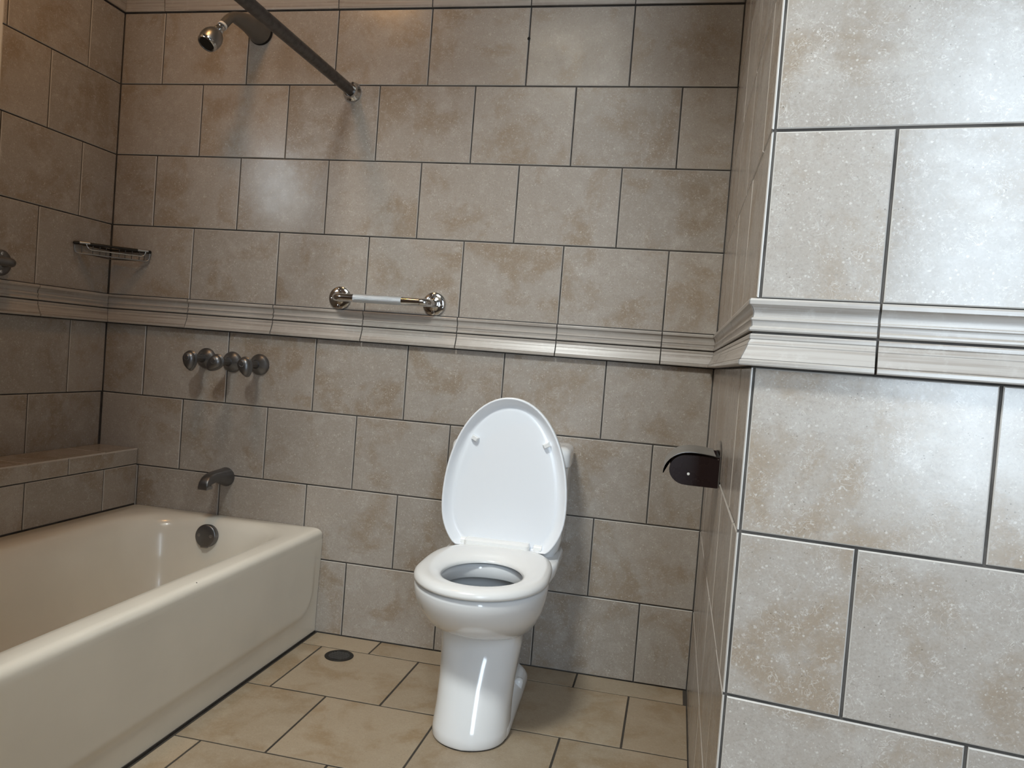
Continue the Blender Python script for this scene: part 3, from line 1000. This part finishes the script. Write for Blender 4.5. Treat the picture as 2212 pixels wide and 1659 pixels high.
# tub spout
SP = Vector((0.519, 0.0, 0.497))
sp = empty('tub_spout', SP)
tag(sp, 'dark tub spout with a down-turned nose on the wall over the tub', 'spout')


def spsec(y, zc, hw, hh, dx=0.0, n=28, e=2.3):
    pts = []
    for j in range(n):
        t = 2 * math.pi * j / n
        c_, s_ = math.cos(t), math.sin(t)
        pts.append((dx + math.copysign(abs(c_) ** (2 / e), c_) * hw, y, zc + math.copysign(abs(s_) ** (2 / e), s_) * hh))
    return pts


MB().lathe([(0.0, 0.0), (0.0325, 0.0), (0.0335, 0.003), (0.0315, 0.007), (0.0, 0.007)], (0, -0.0006, 0), (0, -1, 0), 32).obj('collar', 'aged_nickel', sp, smooth=50)
MB().loft([spsec(-0.006, 0.0, 0.0310, 0.0315), spsec(-0.03, 0.004, 0.0285, 0.0265), spsec(-0.06, 0.008, 0.0245, 0.021), spsec(-0.088, 0.008, 0.0215, 0.0185, e=2.8),
           spsec(-0.108, 0.004, 0.0195, 0.0185, e=3.2), spsec(-0.124, -0.003, 0.0185, 0.0175, e=3.6), spsec(-0.136, -0.011, 0.0175, 0.0125, e=3.6), spsec(-0.141, -0.018, 0.0165, 0.0065, e=3.6)]).obj('body', 'aged_nickel', sp, smooth=45)
MB().loft([[(x_, y_, -0.0262) for (x_, y_) in ((-0.0165, -0.141), (0.0165, -0.141), (0.0175, -0.110), (-0.0175, -0.110))],
           [(x_, y_, -0.0150) for (x_, y_) in ((-0.0165, -0.139), (0.0165, -0.139), (0.0175, -0.108), (-0.0175, -0.108))]]).obj('nozzle_lip', 'dull_chrome', sp, smooth=None)

# corner soap basket of wire
bk = empty('corner_soap_basket', (0.0, 0.0, 1.236))
tag(bk, 'dark wire corner soap basket in the corner over the tub', 'soap basket')
A_ = Vector((0.006, -0.186, 0.030)); B_ = Vector((0.168, -0.006, 0.030))


def lerp(a, b_, t):
    return a + (b_ - a) * t


nrm = Vector((0.5, -0.5, 0)).normalized()
frame = MB()
band_pts = [A_, lerp(A_, B_, .1) + nrm * 0.004, lerp(A_, B_, .5) + nrm * 0.010, lerp(A_, B_, .9) + nrm * 0.004, B_]
frame.tube(band_pts, [0.0055, 0.0055, 0.0045, 0.0055, 0.0055], 10)
frame.tube([A_, (0.007, -0.007, 0.030), B_], 0.004, 8)
frame.obj('top_band', 'black_iron', bk, smooth=50)
for (t0, t1) in ((0.07, 0.20), (0.82, 0.96)):
    MB().tube([lerp(A_, B_, t0) + nrm * 0.009 + Vector((0, 0, 0.001)), lerp(A_, B_, t1) + nrm * 0.011 + Vector((0, 0, 0.001))], 0.0048, 10).obj('end_clip', 'dull_chrome', bk, smooth=50)
lowA, lowB = A_ + Vector((0.002, 0, -0.034)), B_ + Vector((-0.002, 0, -0.034))
MB().tube(arc_path([A_ + Vector((0.001, 0.003, 0)), lerp(lowA, lowB, .01), lerp(lowA, lowB, .99), B_ + Vector((-0.003, -0.001, 0))], 0.014, 6), 0.0022, 8).obj('lower_wire', 'dull_chrome', bk, smooth=50)
fa, fb = lerp(A_, B_, .15) + nrm * 0.012, lerp(A_, B_, .93) + nrm * 0.012
MB().tube(arc_path([fa, fa + Vector((0, 0, -0.019)) + (B_ - A_).normalized() * 0.008, fb + Vector((0, 0, -0.019)) - (B_ - A_).normalized() * 0.006, fb], 0.011, 6), 0.0023, 8).obj('front_wire', 'chrome', bk, smooth=50)
for k, t in enumerate((.10, .24, .33, .41, .58, .66, .75, .85, .92)):
    a = lerp(A_, B_, t) + nrm * 0.004
    b2 = lerp(lowA, lowB, t)
    back_ = Vector((min(b2.x, 0.01 + 0.0 * t), max(b2.y, -0.01), b2.z)) if False else lerp(b2, Vector((0.012, -0.012, b2.z)), 0.92)
    MB().tube([a, b2, back_], 0.0016, 6).obj('wire', 'aged_nickel', bk, smooth=50)

# toilet paper holder on the return wall
HY0, HY1 = -0.735, -0.575
ph = empty('paper_holder', (XR, (HY0 + HY1) / 2, 0.74))
tag(ph, 'chrome toilet paper holder on the return wall, dark brown reflection painted on its side plates', 'paper holder')


def hrel(p_):
    return (p_[0] - ph.location.x, p_[1] - ph.location.y, p_[2] - ph.location.z)


def side_outline(n=14):
    """x,z outline of the side plate: straight at the wall, round at the front"""
    pts = [(XR - 0.003, 0.742), (2.080, 0.7425)]
    cx, cz, rx, rz = 2.0745, 0.7755, 0.038, 0.033
    for k in range(1, n):
        a = math.radians(270 - 180 * k / n)
        pts.append((cx + rx * math.cos(a), cz + rz * math.sin(a)))
    pts += [(2.080, 0.8085), (XR - 0.003, 0.8095)]
    return pts


for (y0, y1) in ((HY0, HY0 + 0.004), (HY1 - 0.004, HY1)):
    o_ = side_outline()
    sd = MB().loft([[hrel((x_, y0, z_)) for x_, z_ in o_], [hrel((x_, y1, z_)) for x_, z_ in o_]]).obj('side_plate', 'dark_reflection_brown', ph, smooth=30)
    if y0 == HY0:
        MB().lathe([(0, -0.003), (0.0033, -0.003), (0.0030, 0.001), (0, 0.0016)], hrel((2.0785, y0, 0.7675)), (0, -1, 0), 14).obj('pin', 'white_tape', sd, smooth=40)
        MB().lathe([(0, -0.003), (0.0016, -0.003), (0.0014, 0.001), (0, 0.0012)], hrel((2.139, y0, 0.805)), (0, -1, 0), 10).obj('pin', 'chrome', sd, smooth=40)
MB().tube([hrel((2.0785, HY0 + 0.004, 0.7675)), hrel((2.0785, HY1 - 0.004, 0.7675))], 0.006, 12).obj('roll_bar', 'dull_chrome', ph, smooth=50)
MB().box(hrel((XR - 0.0030, HY0 - 0.002, 0.744)), hrel((XR - 0.0006, HY1 + 0.002, 0.812))).obj('back_plate', 'dull_chrome', ph, smooth=None)
# back plate crest above the cover
cr = [(-0.5, 0.812), (0.5, 0.812), (0.40, 0.825), (0.22, 0.836), (0.0, 0.840), (-0.22, 0.836), (-0.40, 0.825)]
MB().loft([[hrel((xx, (HY0 + HY1) / 2 + k * (HY1 - HY0 + 0.004), z_)) for k, z_ in cr] for xx in (XR - 0.0035, XR - 0.0006)]).obj('crest', 'chrome', ph, smooth=None)
# curved cover flap
cp = []
for k in range(0, 19):
    t = k / 18
    if t < 0.5:
        s_ = t / 0.5
        cp.append((XR - 0.012 - s_ * (XR - 0.012 - 2.085), 0.8125 + 0.004 * math.sin(s_ * math.pi * .5)))
    else:
        a = math.radians(92 + 88 * (t - 0.5) / 0.5)
        cp.append((2.081 + 0.056 * math.cos(a), 0.7650 + 0.0515 * math.sin(a)))
outer = [(x_, z_ + 0.0) for x_, z_ in cp]
th_ = 0.0016
innr = []
for i, (x_, z_) in enumerate(cp):
    x2, z2 = cp[min(i + 1, len(cp) - 1)]
    x1, z1 = cp[max(i - 1, 0)]
    tx, tz = x2 - x1, z2 - z1
    l_ = math.hypot(tx, tz)
    innr.append((x_ - (tz / l_) * th_ * -1, z_ + (tx / l_) * th_ * 1))
prof_c = outer + innr[::-1]
MB().loft([[hrel((x_, yy, z_)) for x_, z_ in prof_c] for yy in (HY0 - 0.004, HY1 + 0.004)]).obj('cover', 'satin_steel', ph, smooth=40)

# floor drain
dr = empty('floor_drain', (1.058, -0.166, 0.0))
tag(dr, 'round black slotted floor drain between the tub and toilet', 'drain')
MB().lathe([(0.0, 0.0002), (0.0455, 0.0002), (0.0458, 0.0018), (0.0445, 0.0030), (0.034, 0.0026), (0.0335, 0.0012), (0.0, 0.0012)], (0, 0, 0), (0, 0, 1), 40).obj('rim', 'black_iron', dr, smooth=40)
for k in range(-4, 5):
    y = k * 0.0068
    hl = math.sqrt(max(0, 0.0335 ** 2 - y * y))
    if hl > 0.008:
        MB().box((-hl, y - 0.0018, 0.0010), (hl, y + 0.0018, 0.0027)).obj('grate_bar', 'aged_nickel', dr, smooth=None)
# chipped plug hole in the wall
pl = MB().lathe([(0.0, 0.0), (0.0052, 0.0), (0.0046, 0.002), (0.002, 0.0024), (0.0, 0.001)], (1.484, -0.0006, 2.013), (0, -1, 0), 10).obj('wall_plug', 'black_hole', None, smooth=None)
tag(pl, 'tiny black plugged screw hole in the top course of wall tiles', 'wall plug')

# ceiling lamp (above the frame)
lamp = empty('ceiling_lamp', (LAMP[0], LAMP[1], CEIL))
tag(lamp, 'warm round ceiling lamp above the bathroom floor', 'lamp')
MB().lathe([(0.0, 0.0), (0.15, 0.0), (0.155, 0.018), (0.145, 0.025), (0.0, 0.025)], (0, 0, -0.0005), (0, 0, -1), 36).obj('base', 'lacquer_white', lamp, smooth=40)
MB().lathe([(0.0, 0.022), (0.140, 0.022), (0.138, 0.045), (0.115, 0.070), (0.07, 0.088), (0.0, 0.094)], (0, 0, 0), (0, 0, -1), 36).obj('glass_dome', 'lamp_glass', lamp, smooth=60)
ld = bpy.data.lights.new('lamp_bulb', 'AREA')
ld.shape = 'DISK'
ld.size = 0.20
ld.energy = 3.6
ld.color = (1.0, 0.50, 0.16)
lo = bpy.data.objects.new('lamp_bulb', ld)
link(lo, lamp)
lo.location = (0, 0, -0.105)
